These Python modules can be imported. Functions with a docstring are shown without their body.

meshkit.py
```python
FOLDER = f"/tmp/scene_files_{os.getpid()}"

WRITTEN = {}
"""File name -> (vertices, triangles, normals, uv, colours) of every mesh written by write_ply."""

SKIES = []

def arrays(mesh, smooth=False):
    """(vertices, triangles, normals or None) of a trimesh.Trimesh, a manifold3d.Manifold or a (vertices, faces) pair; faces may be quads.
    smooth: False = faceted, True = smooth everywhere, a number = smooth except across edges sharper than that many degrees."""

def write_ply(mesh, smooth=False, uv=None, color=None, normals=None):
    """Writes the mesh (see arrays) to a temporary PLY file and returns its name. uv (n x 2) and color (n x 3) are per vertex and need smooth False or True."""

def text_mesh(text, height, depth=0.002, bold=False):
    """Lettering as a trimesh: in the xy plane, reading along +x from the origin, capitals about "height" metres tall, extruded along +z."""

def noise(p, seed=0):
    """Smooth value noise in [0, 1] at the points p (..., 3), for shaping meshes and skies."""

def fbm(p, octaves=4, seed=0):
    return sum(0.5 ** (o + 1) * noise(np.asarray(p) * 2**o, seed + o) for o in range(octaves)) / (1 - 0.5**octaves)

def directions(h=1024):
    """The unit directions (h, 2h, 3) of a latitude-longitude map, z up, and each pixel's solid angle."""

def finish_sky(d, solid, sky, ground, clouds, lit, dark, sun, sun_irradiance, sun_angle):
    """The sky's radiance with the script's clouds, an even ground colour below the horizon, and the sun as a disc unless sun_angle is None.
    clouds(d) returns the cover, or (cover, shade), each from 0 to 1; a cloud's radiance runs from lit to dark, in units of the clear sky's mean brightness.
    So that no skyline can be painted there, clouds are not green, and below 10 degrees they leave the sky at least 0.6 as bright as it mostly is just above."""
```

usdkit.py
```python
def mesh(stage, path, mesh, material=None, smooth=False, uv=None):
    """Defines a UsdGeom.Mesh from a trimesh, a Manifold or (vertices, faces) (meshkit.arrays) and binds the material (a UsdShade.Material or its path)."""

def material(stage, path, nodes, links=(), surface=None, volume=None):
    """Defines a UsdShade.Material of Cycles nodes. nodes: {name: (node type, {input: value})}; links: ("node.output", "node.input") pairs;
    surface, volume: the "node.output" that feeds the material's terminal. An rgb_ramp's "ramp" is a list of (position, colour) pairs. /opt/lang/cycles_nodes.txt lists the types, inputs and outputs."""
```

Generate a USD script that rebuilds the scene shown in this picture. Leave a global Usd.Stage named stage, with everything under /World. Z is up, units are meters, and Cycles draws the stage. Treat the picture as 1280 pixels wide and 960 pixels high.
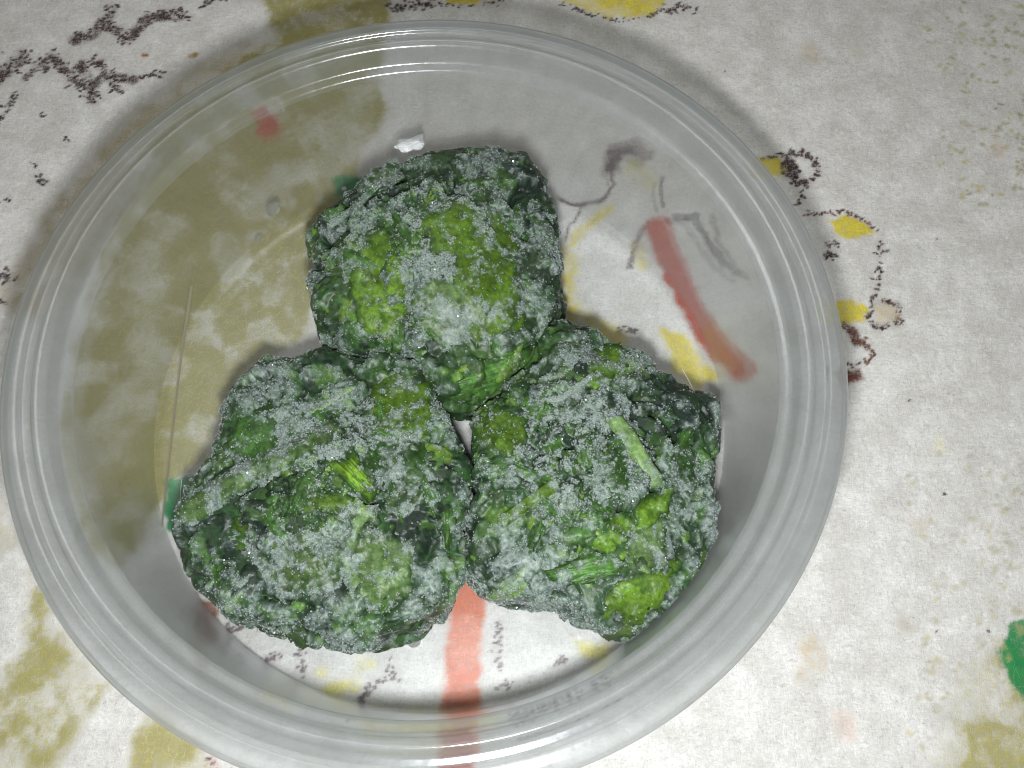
import math, random
import numpy as np, trimesh, usdkit, meshkit
from scipy.spatial import cKDTree
from scipy.ndimage import gaussian_filter
from scipy.sparse import csr_matrix, diags
from pxr import Usd, UsdGeom, UsdLux, UsdShade, Gf, Sdf, Vt

# ------------------------------------------------------------------ stage, camera, lamps, exposure
stage = Usd.Stage.CreateInMemory()
UsdGeom.SetStageUpAxis(stage, 'Z'); UsdGeom.SetStageMetersPerUnit(stage, 1.0)
world = UsdGeom.Xform.Define(stage, '/World'); stage.SetDefaultPrim(world.GetPrim())
MM = 0.001                                   # everything below is worked out in millimetres
F = 1200.0                                   # focal length in pixels of the 1280 x 960 photograph
CAM = np.array([12.263, -59.269, 154.05]); TILT, ROLL = 0.404, -0.0074
EXPOSURE = 0.0
FLASH_AT = np.array([11.0, -72.0, 138.0]); FLASH_POWER = 0.100
CEILING_POWER, ROOM = 2.1, 0.085

fw = np.array([0, math.sin(TILT), -math.cos(TILT)])
r0 = np.array([1.0, 0, 0]); u0 = np.cross(r0, fw)
RT = r0 * math.cos(ROLL) + u0 * math.sin(ROLL); UP = -r0 * math.sin(ROLL) + u0 * math.cos(ROLL)

def rays(px):
    px = np.asarray(px, float)
    return ((px[..., 0] - 640) / F)[..., None] * RT - ((px[..., 1] - 480) / F)[..., None] * UP + fw

def at(px, z):                               # the point at height z seen at a photograph pixel
    d = rays(px); t = (z - CAM[2]) / d[..., 2]
    return CAM + t[..., None] * d

def proj(p):
    d = p - CAM; w = d @ fw
    return np.stack([640 + F * (d @ RT) / w, 480 - F * (d @ UP) / w], -1)

cam = UsdGeom.Camera.Define(stage, '/World/camera')
m = Gf.Matrix4d(*RT, 0, *UP, 0, *(-fw), 0, *(CAM * MM), 1)
cam.AddTransformOp().Set(m)
cam.CreateHorizontalApertureAttr(36.0); cam.CreateVerticalApertureAttr(27.0)
cam.CreateFocalLengthAttr(36.0 * F / 1280); cam.CreateClippingRangeAttr(Gf.Vec2f(0.005, 20.0))
cam.CreateExposureAttr(EXPOSURE)

def look_at(eye, to):
    z = (eye - to) / np.linalg.norm(eye - to); x = np.cross([0, 1.0, 0.01], z); x /= np.linalg.norm(x); y = np.cross(z, x)
    return Gf.Matrix4d(*x, 0, *y, 0, *z, 0, *(eye * MM), 1)

flash = UsdLux.DiskLight.Define(stage, '/World/flash_lamp')
flash.AddTransformOp().Set(look_at(FLASH_AT, np.array([8.0, 5, 5])))
flash.CreateRadiusAttr(0.0065); flash.CreateNormalizeAttr(True); flash.CreateIntensityAttr(FLASH_POWER); flash.CreateColorAttr(Gf.Vec3f(.985, .995, 1.0))
lamp = UsdLux.RectLight.Define(stage, '/World/ceiling_lamp')
lamp.AddTransformOp().Set(look_at(np.array([-500.0, 600, 1700]), np.zeros(3)))
lamp.CreateWidthAttr(1.1); lamp.CreateHeightAttr(0.5); lamp.CreateNormalizeAttr(True); lamp.CreateIntensityAttr(CEILING_POWER); lamp.CreateColorAttr(Gf.Vec3f(1, .985, .95))
dome = UsdLux.DomeLight.Define(stage, '/World/room_light')
UsdShade.MaterialBindingAPI.Apply(dome.GetPrim()).Bind(usdkit.material(stage, '/World/Looks/room', {'b': ('background_shader', {'color': (1.0, .965, .86), 'strength': ROOM})}, surface='b.background'))

# ------------------------------------------------------------------ helpers
used = {}
def numbered(path):
    k = used.get(path, 0); used[path] = k + 1
    return path if k == 0 else f'{path}_{k:03d}'

def tag(o, label=None, cat=None, group=None, kind=None):
    p = o.GetPrim() if hasattr(o, 'GetPrim') else o
    for k, v in (('label', label), ('category', cat), ('group', group), ('kind', kind)):
        if v: p.SetCustomDataByKey(k, v)
    return p

def obj(name, mesh, mat, parent=None, smooth=True, color=None, cover=None):
    if isinstance(mesh, tuple) and len(mesh) == 3: cover = mesh[2]; mesh = mesh[:2]
    path = numbered((str(parent.GetPath()) if parent else '/World') + '/' + name)
    v, f = (mesh if isinstance(mesh, tuple) else (mesh.vertices, mesh.faces))
    g = usdkit.mesh(stage, path, (np.asarray(v) * MM, np.asarray(f)), mat, smooth=smooth)
    api = UsdGeom.PrimvarsAPI(g)
    if color is not None:
        api.CreatePrimvar('tint', Sdf.ValueTypeNames.Color3fArray, 'vertex').Set(Vt.Vec3fArray.FromNumpy(np.asarray(color, np.float32)))
    if cover is not None:
        api.CreatePrimvar('cover', Sdf.ValueTypeNames.FloatArray, 'vertex').Set(Vt.FloatArray.FromNumpy(np.asarray(cover, np.float32)))
    return g

def thing(name, label, cat, group=None):
    x = UsdGeom.Xform.Define(stage, numbered('/World/' + name))
    tag(x, label, cat, group)
    return x

def look(name, nodes, links, surface): return usdkit.material(stage, '/World/Looks/' + name, nodes, links, surface=surface)
def sstep(a, b, x):
    t = np.clip((x - a) / (b - a), 0, 1); return t * t * (3 - 2 * t)
def value_noise(p, seed):
    i = np.floor(p).astype(np.int64); t = p - i; t = t * t * (3 - 2 * t); out = 0
    for a, b, c in np.ndindex(2, 2, 2):
        k = ((i[..., 0] + a) * 73856093 ^ (i[..., 1] + b) * 19349663 ^ (i[..., 2] + c) * 83492791 ^ seed * 2654435761) & 0xFFFFFFFF
        k = ((k ^ (k >> 16)) * 0x45d9f3b) & 0xFFFFFFFF; k = ((k ^ (k >> 15)) * 0x2c1b3c6d) & 0xFFFFFFFF; k = k ^ (k >> 16)
        out = out + (k & 0xFFFFFF) * ((t[..., 0] if a else 1 - t[..., 0]) * (t[..., 1] if b else 1 - t[..., 1]) * (t[..., 2] if c else 1 - t[..., 2]))
    return out / 16777215.0
TURN = np.linalg.qr(np.random.default_rng(1).normal(size=(3, 3)))[0]
def noise3(p, s, octaves=3, seed=0):         # fractal noise in [0, 1] with features of size s
    p = (np.asarray(p, float) / s) @ TURN + 17.3
    return sum(0.5 ** (o + 1) * value_noise(p * 2 ** o, seed + 31 * o) for o in range(octaves)) / (1 - 0.5 ** octaves)
def lin(r, g, b):                            # sRGB 0..255 to linear
    c = np.array([r, g, b]) / 255.0
    return np.where(c < .04045, c / 12.92, ((c + .055) / 1.055) ** 2.4)

def seg_dist(x, y, pts):
    d = np.full(x.shape, 1e9)
    for (ax, ay), (bx, by) in zip(pts[:-1], pts[1:]):
        vx, vy = bx - ax, by - ay; L = vx * vx + vy * vy + 1e-12
        t = np.clip(((x - ax) * vx + (y - ay) * vy) / L, 0, 1)
        d = np.minimum(d, np.hypot(x - ax - t * vx, y - ay - t * vy))
    return d
def poly_sd(x, y, pts):                      # signed distance, positive inside
    P = list(map(tuple, pts)); d = seg_dist(x, y, P + [P[0]]); ins = np.zeros(x.shape, bool)
    for (ax, ay), (bx, by) in zip(P, P[1:] + [P[0]]):
        c = ((ay > y) != (by > y)); ins ^= c & (x < (bx - ax) * (y - ay) / (by - ay + 1e-12) + ax)
    return np.where(ins, d, -d)

# ------------------------------------------------------------------ materials
FELT = look('printed_felt', {
    'tint': ('attribute', {'attribute': 'tint'}), 'cover': ('attribute', {'attribute': 'cover'}),
    'geo': ('geometry', {}),
    'map': ('mapping', {'scale': (900, 2600, 1200), 'rotation': (0, 0, .5)}), 'n1': ('noise_texture', {'scale': 1.0, 'detail': 4, 'roughness': .65, 'distortion': 1.2}),
    'map2': ('mapping', {'scale': (2400, 800, 1200), 'rotation': (0, 0, -.35)}), 'n2': ('noise_texture', {'scale': 1.0, 'detail': 4, 'roughness': .65, 'distortion': 1.5}),
    'n3': ('noise_texture', {'scale': 160, 'detail': 5, 'roughness': .6}),
    'avg': ('mix_float', {'fac': .5}),
    'k1': ('math', {'math_type': 'multiply_add', 'value2': 2.6, 'value3': -1.3}),
    'add': ('math', {'math_type': 'add'}),
    'thr': ('map_range', {'range_type': 'smoothstep', 'from_min': -.05, 'from_max': .95, 'to_min': 0, 'to_max': 1, 'clamp': True}),
    'gate': ('map_range', {'range_type': 'smoothstep', 'from_min': .01, 'from_max': .12, 'to_min': 0, 'to_max': 1, 'clamp': True}),
    'mul': ('math', {'math_type': 'multiply'}),
    'white': ('rgb_ramp', {'ramp': [(.34, (.44, .433, .415)), (.44, (.60, .594, .574)), (.54, (.68, .675, .655)), (.65, (.80, .797, .78))]}),
    'w2': ('rgb_ramp', {'ramp': [(.36, (.87, .862, .84)), (.5, (.96, .96, .95)), (.62, (1.06, 1.06, 1.06))]}),
    'wm': ('mix_color', {'blend_type': 'multiply', 'fac': 1.0}),
    'tv': ('rgb_ramp', {'ramp': [(.28, (.5, .48, .45)), (.5, (1, 1, 1)), (.72, (1.45, 1.45, 1.5))]}),
    'tm': ('mix_color', {'blend_type': 'multiply', 'fac': 1.0, 'use_clamp': False}),
    'mix': ('mix_color', {'blend_type': 'mix'}),
    'bump': ('bump', {'strength': .7, 'distance': .0003}),
    'p': ('principled_bsdf', {'roughness': .85, 'sheen_weight': .15, 'specular_ior_level': .25})},
    [('geo.position', 'map.vector'), ('map.vector', 'n1.vector'), ('geo.position', 'map2.vector'), ('map2.vector', 'n2.vector'), ('geo.position', 'n3.vector'),
     ('n1.fac', 'avg.a'), ('n2.fac', 'avg.b'), ('avg.result', 'k1.value1'), ('cover.fac', 'add.value1'), ('k1.value', 'add.value2'), ('add.value', 'thr.value'),
     ('cover.fac', 'gate.value'), ('thr.result', 'mul.value1'), ('gate.result', 'mul.value2'),
     ('avg.result', 'white.fac'), ('n3.fac', 'w2.fac'), ('white.color', 'wm.a'), ('w2.color', 'wm.b'),
     ('avg.result', 'tv.fac'), ('tint.color', 'tm.a'), ('tv.color', 'tm.b'),
     ('mul.value', 'mix.fac'), ('wm.result', 'mix.a'), ('tm.result', 'mix.b'), ('mix.result', 'p.base_color'),
     ('avg.result', 'bump.height'), ('bump.normal', 'p.normal')], 'p.BSDF')
FIBRE = look('felt_fibre', {'a': ('attribute', {'attribute': 'tint'}), 'd': ('principled_bsdf', {'roughness': .5})}, [('a.color', 'd.base_color')], 'd.BSDF')

def plastic(name, clear, blur, haze, rough=.10, tint=(.965, .97, .97), gloss=.16):
    # clear: sharp see-through, blur: see-through scattered by the moulded surface, haze: milky body of the plastic
    return look(name, {
        'geo': ('geometry', {}), 'sd': ('attribute', {'attribute': 'cover'}), 'mb': ('math', {'math_type': 'multiply', 'value2': blur / (blur + clear)}), 'mh': ('math', {'math_type': 'multiply', 'value2': haze}), 'nz': ('noise_texture', {'scale': 420, 'detail': 2}), 'bp': ('bump', {'strength': .10, 'distance': .0006}),
        't': ('transparent_bsdf', {'color': tint}),
        'r': ('refraction_bsdf', {'color': (.95, .96, .96), 'roughness': rough + .05, 'IOR': 1.06}),
        'tr': ('translucent_bsdf', {'color': (.68, .71, .72)}), 'df': ('diffuse_bsdf', {'color': (.52, .55, .56)}),
        'h': ('mix_closure', {'fac': .5}), 'm1': ('mix_closure', {}), 'm2': ('mix_closure', {}),
        'g': ('glossy_bsdf', {'color': (.9, .93, .96), 'roughness': gloss}), 'io': ('mix_float', {'a': 1.49, 'b': 1 / 1.49}), 'fr': ('fresnel', {}), 'm3': ('mix_closure', {})},
        [('sd.fac', 'mb.value1'), ('sd.fac', 'mh.value1'), ('mb.value', 'm1.fac'), ('mh.value', 'm2.fac'), ('geo.backfacing', 'io.fac'), ('io.result', 'fr.IOR'), ('geo.position', 'nz.vector'), ('nz.fac', 'bp.height'), ('bp.normal', 'g.normal'), ('bp.normal', 'fr.normal'),
         ('t.BSDF', 'm1.closure1'), ('r.BSDF', 'm1.closure2'), ('tr.BSDF', 'h.closure1'), ('df.BSDF', 'h.closure2'),
         ('m1.closure', 'm2.closure1'), ('h.closure', 'm2.closure2'), ('m2.closure', 'm3.closure1'), ('g.BSDF', 'm3.closure2'), ('fr.fac', 'm3.fac')], 'm3.closure')
RIM_LOOK = plastic('rim_plastic', .5, .5, .24, gloss=.18, tint=(.90, .915, .92))
WALL_LOOK = plastic('wall_plastic', .66, .34, .11, gloss=.28)
BASE_LOOK = plastic('base_plastic', .9, .1, .07, gloss=.42)

LEAFY = look('frozen_leaf', {
    'tint': ('attribute', {'attribute': 'tint'}), 'geo': ('geometry', {}),
    'n1': ('noise_texture', {'scale': 1500, 'detail': 4, 'roughness': .7}), 'n2': ('noise_texture', {'scale': 5200, 'detail': 2}),
    'tv': ('rgb_ramp', {'ramp': [(.3, (.55, .55, .55)), (.5, (1, 1, 1)), (.72, (1.55, 1.5, 1.4))]}),
    'tm': ('mix_color', {'blend_type': 'multiply', 'fac': 1.0, 'use_clamp': False}),
    'b1': ('bump', {'strength': .5, 'distance': .00016}), 'b2': ('bump', {'strength': .35, 'distance': .00006}),
    'p': ('principled_bsdf', {'roughness': .38, 'specular_ior_level': .28, 'subsurface_weight': .12, 'subsurface_scale': .0006, 'subsurface_radius': (.5, 1, .3)})},
    [('geo.position', 'n1.vector'), ('geo.position', 'n2.vector'), ('n1.fac', 'tv.fac'), ('tint.color', 'tm.a'), ('tv.color', 'tm.b'), ('tm.result', 'p.base_color'),
     ('n1.fac', 'b1.height'), ('n2.fac', 'b2.height'), ('b1.normal', 'b2.normal'), ('b2.normal', 'p.normal')], 'p.BSDF')
FROST = look('frost', {
    'd': ('principled_bsdf', {'base_color': (.58, .635, .62), 'roughness': .13, 'specular_ior_level': .6}), 'tr': ('translucent_bsdf', {'color': (.62, .70, .71)}),
    't': ('transparent_bsdf', {'color': (.95, .98, .97)}), 'm1': ('mix_closure', {'fac': .35}), 'm2': ('mix_closure', {'fac': .54})},
    [('d.BSDF', 'm1.closure1'), ('tr.BSDF', 'm1.closure2'), ('m1.closure', 'm2.closure1'), ('t.BSDF', 'm2.closure2')], 'm2.closure')
ICE = look('white_ice', {'d': ('principled_bsdf', {'base_color': (.82, .85, .86), 'roughness': .3, 'subsurface_weight': .4, 'subsurface_scale': .001, 'subsurface_radius': (1, 1, 1)})}, [], 'd.BSDF')
WATER = look('water', {'g': ('glass_bsdf', {'color': (1, 1, 1), 'roughness': .03, 'IOR': 1.33}), 't': ('translucent_bsdf', {'color': (.85, .87, .88)}), 'm': ('mix_closure', {'fac': .42})}, [('g.BSDF', 'm.closure1'), ('t.BSDF', 'm.closure2')], 'm.closure')  # white translucence mixed in for the bright glint on the drops
LIGHT_STREAK = look('light_streak_tan', {'d': ('diffuse_bsdf', {'color': (.62, .57, .46)}), 'tr': ('translucent_bsdf', {'color': (.66, .61, .5)}), 't': ('transparent_bsdf', {'color': (.96, .95, .92)}), 'm1': ('mix_closure', {'fac': .5}), 'm2': ('mix_closure', {'fac': .55})}, [('d.BSDF', 'm1.closure1'), ('tr.BSDF', 'm1.closure2'), ('m1.closure', 'm2.closure1'), ('t.BSDF', 'm2.closure2')], 'm2.closure')  # pale tan of a light streak, given to an added strip
HAIR = look('pale_hair', {'d': ('principled_bsdf', {'base_color': (.75, .72, .62), 'roughness': .25})}, [], 'd.BSDF')

# ------------------------------------------------------------------ the printed cloth
rng = np.random.default_rng(7)
def axis(a, b, lo, hi, step):
    return np.concatenate([np.linspace(a, lo, 30)[:-1], np.arange(lo, hi, step), np.linspace(hi, b, 30)])
gx, gy = axis(-240, 260, -104, 130, .28), axis(-200, 240, -66, 112, .28)
X, Y = np.meshgrid(gx, gy); SH = X.shape
x, y = X.ravel(), Y.ravel(); flat = np.stack([x, y, 0 * x], -1)
wob = np.stack([noise3(flat, 2.2, 3, 3), noise3(flat, 2.2, 3, 4)], -1) - .5
fine = noise3(flat, .9, 2, 5); blot = noise3(flat, 5.0, 4, 6); blot2 = noise3(flat, 2.0, 3, 9)
ink = np.tile(np.array([.2, .18, .07]), (len(x), 1)); cover = np.zeros(len(x))
grid = lambda pts: at(np.array(pts, float), 0.0)[:, :2]

def lay(idx, a, col):                        # lay ink of one colour over what is there
    a = np.clip(a, 0, 1); old = cover[idx]
    new = np.maximum(old, a); w = (a / np.maximum(old + a * (1 - old), 1e-6))[:, None]
    ink[idx] = np.where(old[:, None] < 1e-3, col, ink[idx] * (1 - w) + col * w); cover[idx] = new
def near(P, pad): return np.nonzero((x > P[:, 0].min() - pad) & (x < P[:, 0].max() + pad) & (y > P[:, 1].min() - pad) & (y < P[:, 1].max() + pad))[0]
def patch(pts, col, soft=1.2, dens=.9, mottle=.5, wobble=2.5):
    P = grid(pts); i = near(P, 4)
    sd = poly_sd(x[i] + wobble * wob[i, 0], y[i] + wobble * wob[i, 1], P)
    a = dens * sstep(-soft, soft, sd) * (1 - mottle * sstep(.42, .62, blot[i]) - .35 * mottle * sstep(.45, .6, blot2[i]))
    lay(i, a, col)
def stroke(pts, w, col, soft=.6, dens=.9, mottle=.3, wobble=1.6):
    P = grid(pts); i = near(P, 8); w = w * .118 / 2
    d = seg_dist(x[i] + wobble * wob[i, 0], y[i] + wobble * wob[i, 1], list(map(tuple, P)))
    lay(i, dens * sstep(w + soft, w - soft, d) * (1 - mottle * sstep(.4, .65, blot2[i])), col)
def stipple(pts, w, col, n=None, size=.36, dens=.95):
    if n is None or n > 14: stroke(pts, w * 1.2, col * 1.8 + .06, 1.0, .26 if w < 6 else .36, .5)
    P = grid(pts); w = w * .118; L = np.hypot(*np.diff(P, axis=0).T); tot = L.sum(); cum = np.r_[0, np.cumsum(L)]
    n = n or max(3, int(tot * max(w, .8) * 1.3)); main = np.arctan2(P[-1, 1] - P[0, 1], P[-1, 0] - P[0, 0])
    for _ in range(int(n * (1.05 if w < 6 else 2.3)) if n > 4 else n):
        s = rng.uniform(0, tot); k = min(np.searchsorted(cum, s, 'right') - 1, len(L) - 1); c = P[k] + (P[k + 1] - P[k]) * (s - cum[k]) / L[k] + rng.normal(0, max(w * .46, .36), 2)
        size_ = size * (.78 if w < .72 else 1.0); a, b, th = rng.uniform(.6, 1.7) * size_, rng.uniform(.45, 1.0) * size_, rng.uniform(-.6, 1.2)
        i = near(np.array([c]), 2.2); dx, dy = x[i] - c[0] + .5 * wob[i, 0], y[i] - c[1] + .5 * wob[i, 1]
        q = np.hypot((dx * math.cos(th) + dy * math.sin(th)) / a, (-dx * math.sin(th) + dy * math.cos(th)) / b)
        lay(i, dens * rng.uniform(.75, 1) * sstep(1.8, .3, q), col * rng.uniform(.7, 1.4))

OLIVE, PALE_OLIVE, BROWN, RUST = lin(147, 142, 86), lin(160, 154, 104), lin(56, 36, 34), lin(108, 64, 48)
YELLOW, PALE_YELLOW, RED, ORANGE, GREEN = lin(205, 190, 60), lin(215, 208, 120), lin(176, 82, 62), lin(200, 100, 52), lin(34, 128, 72)
PURPLE, TAN = lin(104, 88, 92), lin(190, 172, 140)
# olive leaf that runs under the left of the tub
patch([(318, -30), (492, -30), (488, 28), (474, 90), (482, 140), (455, 185), (440, 240), (408, 300), (392, 380), (380, 430), (305, 468), (278, 530), (258, 575), (216, 604), (196, 640), (150, 716), (104, 690), (70, 560), (92, 440), (130, 300), (205, 160), (285, 78), (342, 44)], OLIVE, 1.4, .95, .42)
patch([(216, 500), (252, 520), (250, 566), (214, 590)], lin(225, 225, 222), 1.0, .0, .1)
patch([(38, 715), (62, 738), (55, 790), (88, 800), (130, 858), (108, 890), (84, 930), (48, 990), (-60, 990), (-60, 860), (6, 850), (30, 800)], OLIVE * 1.1, 2.0, .85, .5)
patch([(176, 900), (188, 880), (220, 904), (258, 936), (266, 980), (160, 985), (160, 930)], PALE_OLIVE, 1.0, .9, .4)
stipple([(262, 936), (268, 962)], 10, RUST)
patch([(1300, 786), (1243, 812), (1204, 858), (1182, 900), (1165, 990), (1330, 990), (1330, 780)], OLIVE * 1.15, 2.4, .75, .6)
patch([(1262, 785), (1285, 770), (1330, 790), (1330, 870), (1282, 878), (1258, 852), (1250, 815)], GREEN, .7, 1.0, .15)
for _ in range(420):                         # thin olive speckle towards the right edge
    c = np.array([rng.uniform(1150, 1330), rng.uniform(-40, 260)]); 
    if rng.random() < ((c[0] - 1140) / 170) ** 1.6: stipple([c, c + rng.normal(0, 5, 2)], 9, OLIVE * rng.uniform(.9, 1.4), 2, .5, .58)
for _ in range(70):
    c = np.array([rng.uniform(1130, 1300), rng.uniform(560, 960)]); stipple([c, c + rng.normal(0, 4, 2)], 8, PALE_OLIVE, 2, .5, .45)
for c, r, col, dn in (((1015, 810), 20, TAN, .5), ((1002, 842), 12, TAN * .85, .5), ((1056, 905), 18, lin(205, 180, 165), .45), ((1147, 655), 12, TAN, .4), ((1175, 552), 10, lin(215, 212, 150), .6), ((1130, 780), 7, TAN * .8, .5), ((1240, 745), 9, OLIVE, .5), ((1010, 60), 22, TAN, .35), ((1070, 60), 12, TAN, .3), ((1245, 180), 16, lin(200, 150, 130), .3)):
    stroke([c, (c[0] + 3, c[1] + r * .6)], r * 1.6, col, 1.2, dn, .5)
for c in ((1172, 790), (1236, 788), (1178, 617), (1139, 498), (905, 85), (1168, 298)): stipple([c, (c[0] + 2, c[1] + 1)], 1, BROWN, 1, .3)
# leaf lying across the floor of the tub: red spots and green spots
patch([(312, 140), (332, 132), (346, 146), (342, 168), (320, 168)], RED * .9, .7, .95, .1)
patch([(416, 222), (440, 214), (462, 224), (452, 254), (420, 252)], GREEN * .9, .7, .95, .1)
patch([(206, 602), (246, 592), (250, 640), (222, 662), (206, 660)], GREEN, .6, 1.0, .1)
# brown stippled leaf outlines top left
patch([(345, 40), (250, 78), (180, 132), (112, 200), (60, 262), (22, 322), (-10, 372), (60, 420), (130, 300), (205, 160), (300, 78)], lin(150, 138, 98), 2.0, .62, .35)  # olive print carried along the rim, with the brown of its shadow painted in
for pts, w in (([(95, 50), (118, 40), (135, 20)], 24), ([(135, 32), (160, 46), (185, 22), (225, 18)], 20), ([(100, 80), (112, 108), (128, 96), (165, 98)], 20), ([(-6, 96), (22, 76)], 28), ([(34, 94), (60, 72), (88, 90)], 16), ([(985, 200), (992, 216)], 22), ([(1095, 376), (1124, 382), (1122, 404), (1096, 406)], 8), ([(1060, 410), (1072, 428)], 16)): stroke(pts, w, BROWN * 1.2, .8, .8, .55)
for pts, w, n in (([(92, 49), (112, 41), (130, 27), (140, 8)], 15, 75), ([(130, 27), (160, 50), (168, 38), (186, 22)], 17, 90), ([(186, 24), (205, 15), (236, 19)], 14, 60), ([(-8, 100), (10, 85), (26, 70)], 26, 80), ([(32, 97), (52, 84), (62, 68), (84, 92)], 14, 70), ([(90, 96), (108, 108), (118, 126)], 15, 65), ([(115, 72), (126, 86), (152, 100), (168, 97), (202, 91)], 10, 70), ([(98, 82), (126, 76)], 9, 24), ([(140, 108), (150, 114)], 10, 16), ([(-5, 152), (6, 140), (18, 118)], 9, 26), ([(48, 222), (58, 228)], 8, 16), ([(42, 205), (44, 210)], 4, 5), ([(48, 142), (54, 145)], 5, 5), ([(82, 174), (88, 171)], 4, 4), ([(-4, 342), (12, 350)], 12, 24), ([(-2, 376), (8, 374)], 6, 8), ([(-6, 250), (12, 250)], 3, 5), ([(255, 4), (282, -6)], 10, 26)):
    stipple(pts, w, BROWN, n)
stroke([(181, 67), (184, 67)], 8, lin(150, 100, 40), .4); stroke([(238, 68), (243, 67)], 12, lin(150, 115, 50), .5, .8)
# flower edge along the top
stipple([(484, 4), (500, 8), (540, 4)], 12, BROWN, 60)
patch([(545, -30), (640, -30), (618, 1), (560, 6)], YELLOW, .8, .95, .3); stipple([(545, 4), (580, 8), (622, 2), (640, -6)], 5, BROWN, 34)
patch([(690, -30), (840, -30), (832, 4), (815, 18), (776, 24), (735, 15), (705, 0)], YELLOW, .8, .95, .35); stipple([(700, 2), (735, 17), (776, 25), (815, 20), (834, 4)], 5, BROWN, 60); stipple([(834, 15), (850, 6), (870, 12)], 9, BROWN * 1.3, 30)
# flower to the right of the tub
patch([(940, 195), (975, 192), (985, 215), (950, 225)], YELLOW, .6, .8, .3)
stipple([(985, 192), (1003, 190), (1018, 200), (1022, 215), (1012, 228), (998, 228)], 8, BROWN, 70); stipple([(985, 198), (988, 212), (996, 222)], 13, BROWN, 70); stipple([(955, 196), (985, 190)], 6, BROWN, 16); stipple([(1000, 232), (1006, 250), (990, 258)], 5, BROWN, 14)
patch([(1032, 273), (1060, 266), (1099, 290), (1062, 297), (1042, 293)], YELLOW, .6, 1.0, .15); stipple([(1008, 268), (1040, 266), (1068, 267), (1100, 290)], 4, RUST * .6, 52)
stipple([(1028, 308), (1046, 304)], 5, BROWN, 12); stipple([(1030, 318), (1048, 320)], 8, BROWN, 22); stipple([(1102, 296), (1099, 330), (1096, 362), (1090, 375)], 4, BROWN, 34)
patch([(1090, 370), (1126, 380), (1128, 406), (1095, 410)], lin(185, 160, 90), .8, .45, .3)
stipple([(1090, 372), (1124, 380), (1128, 405), (1096, 410), (1086, 398), (1090, 372)], 6, BROWN, 75)
patch([(1030, 376), (1062, 374), (1082, 384), (1078, 400), (1052, 408), (1030, 400)], YELLOW, .7, 1.0, .2)
stipple([(1058, 404), (1068, 422), (1082, 432)], 10, RUST * .7, 44); stipple([(1080, 425), (1092, 446), (1074, 456)], 6, RUST * .6, 28); stipple([(1056, 452), (1066, 456)], 4, BROWN, 6); patch([(1040, 464), (1076, 462), (1080, 474), (1050, 488)], RUST, .8, .9, .3); stipple([(1056, 468), (1076, 470)], 9, RUST * .6, 26)
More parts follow.
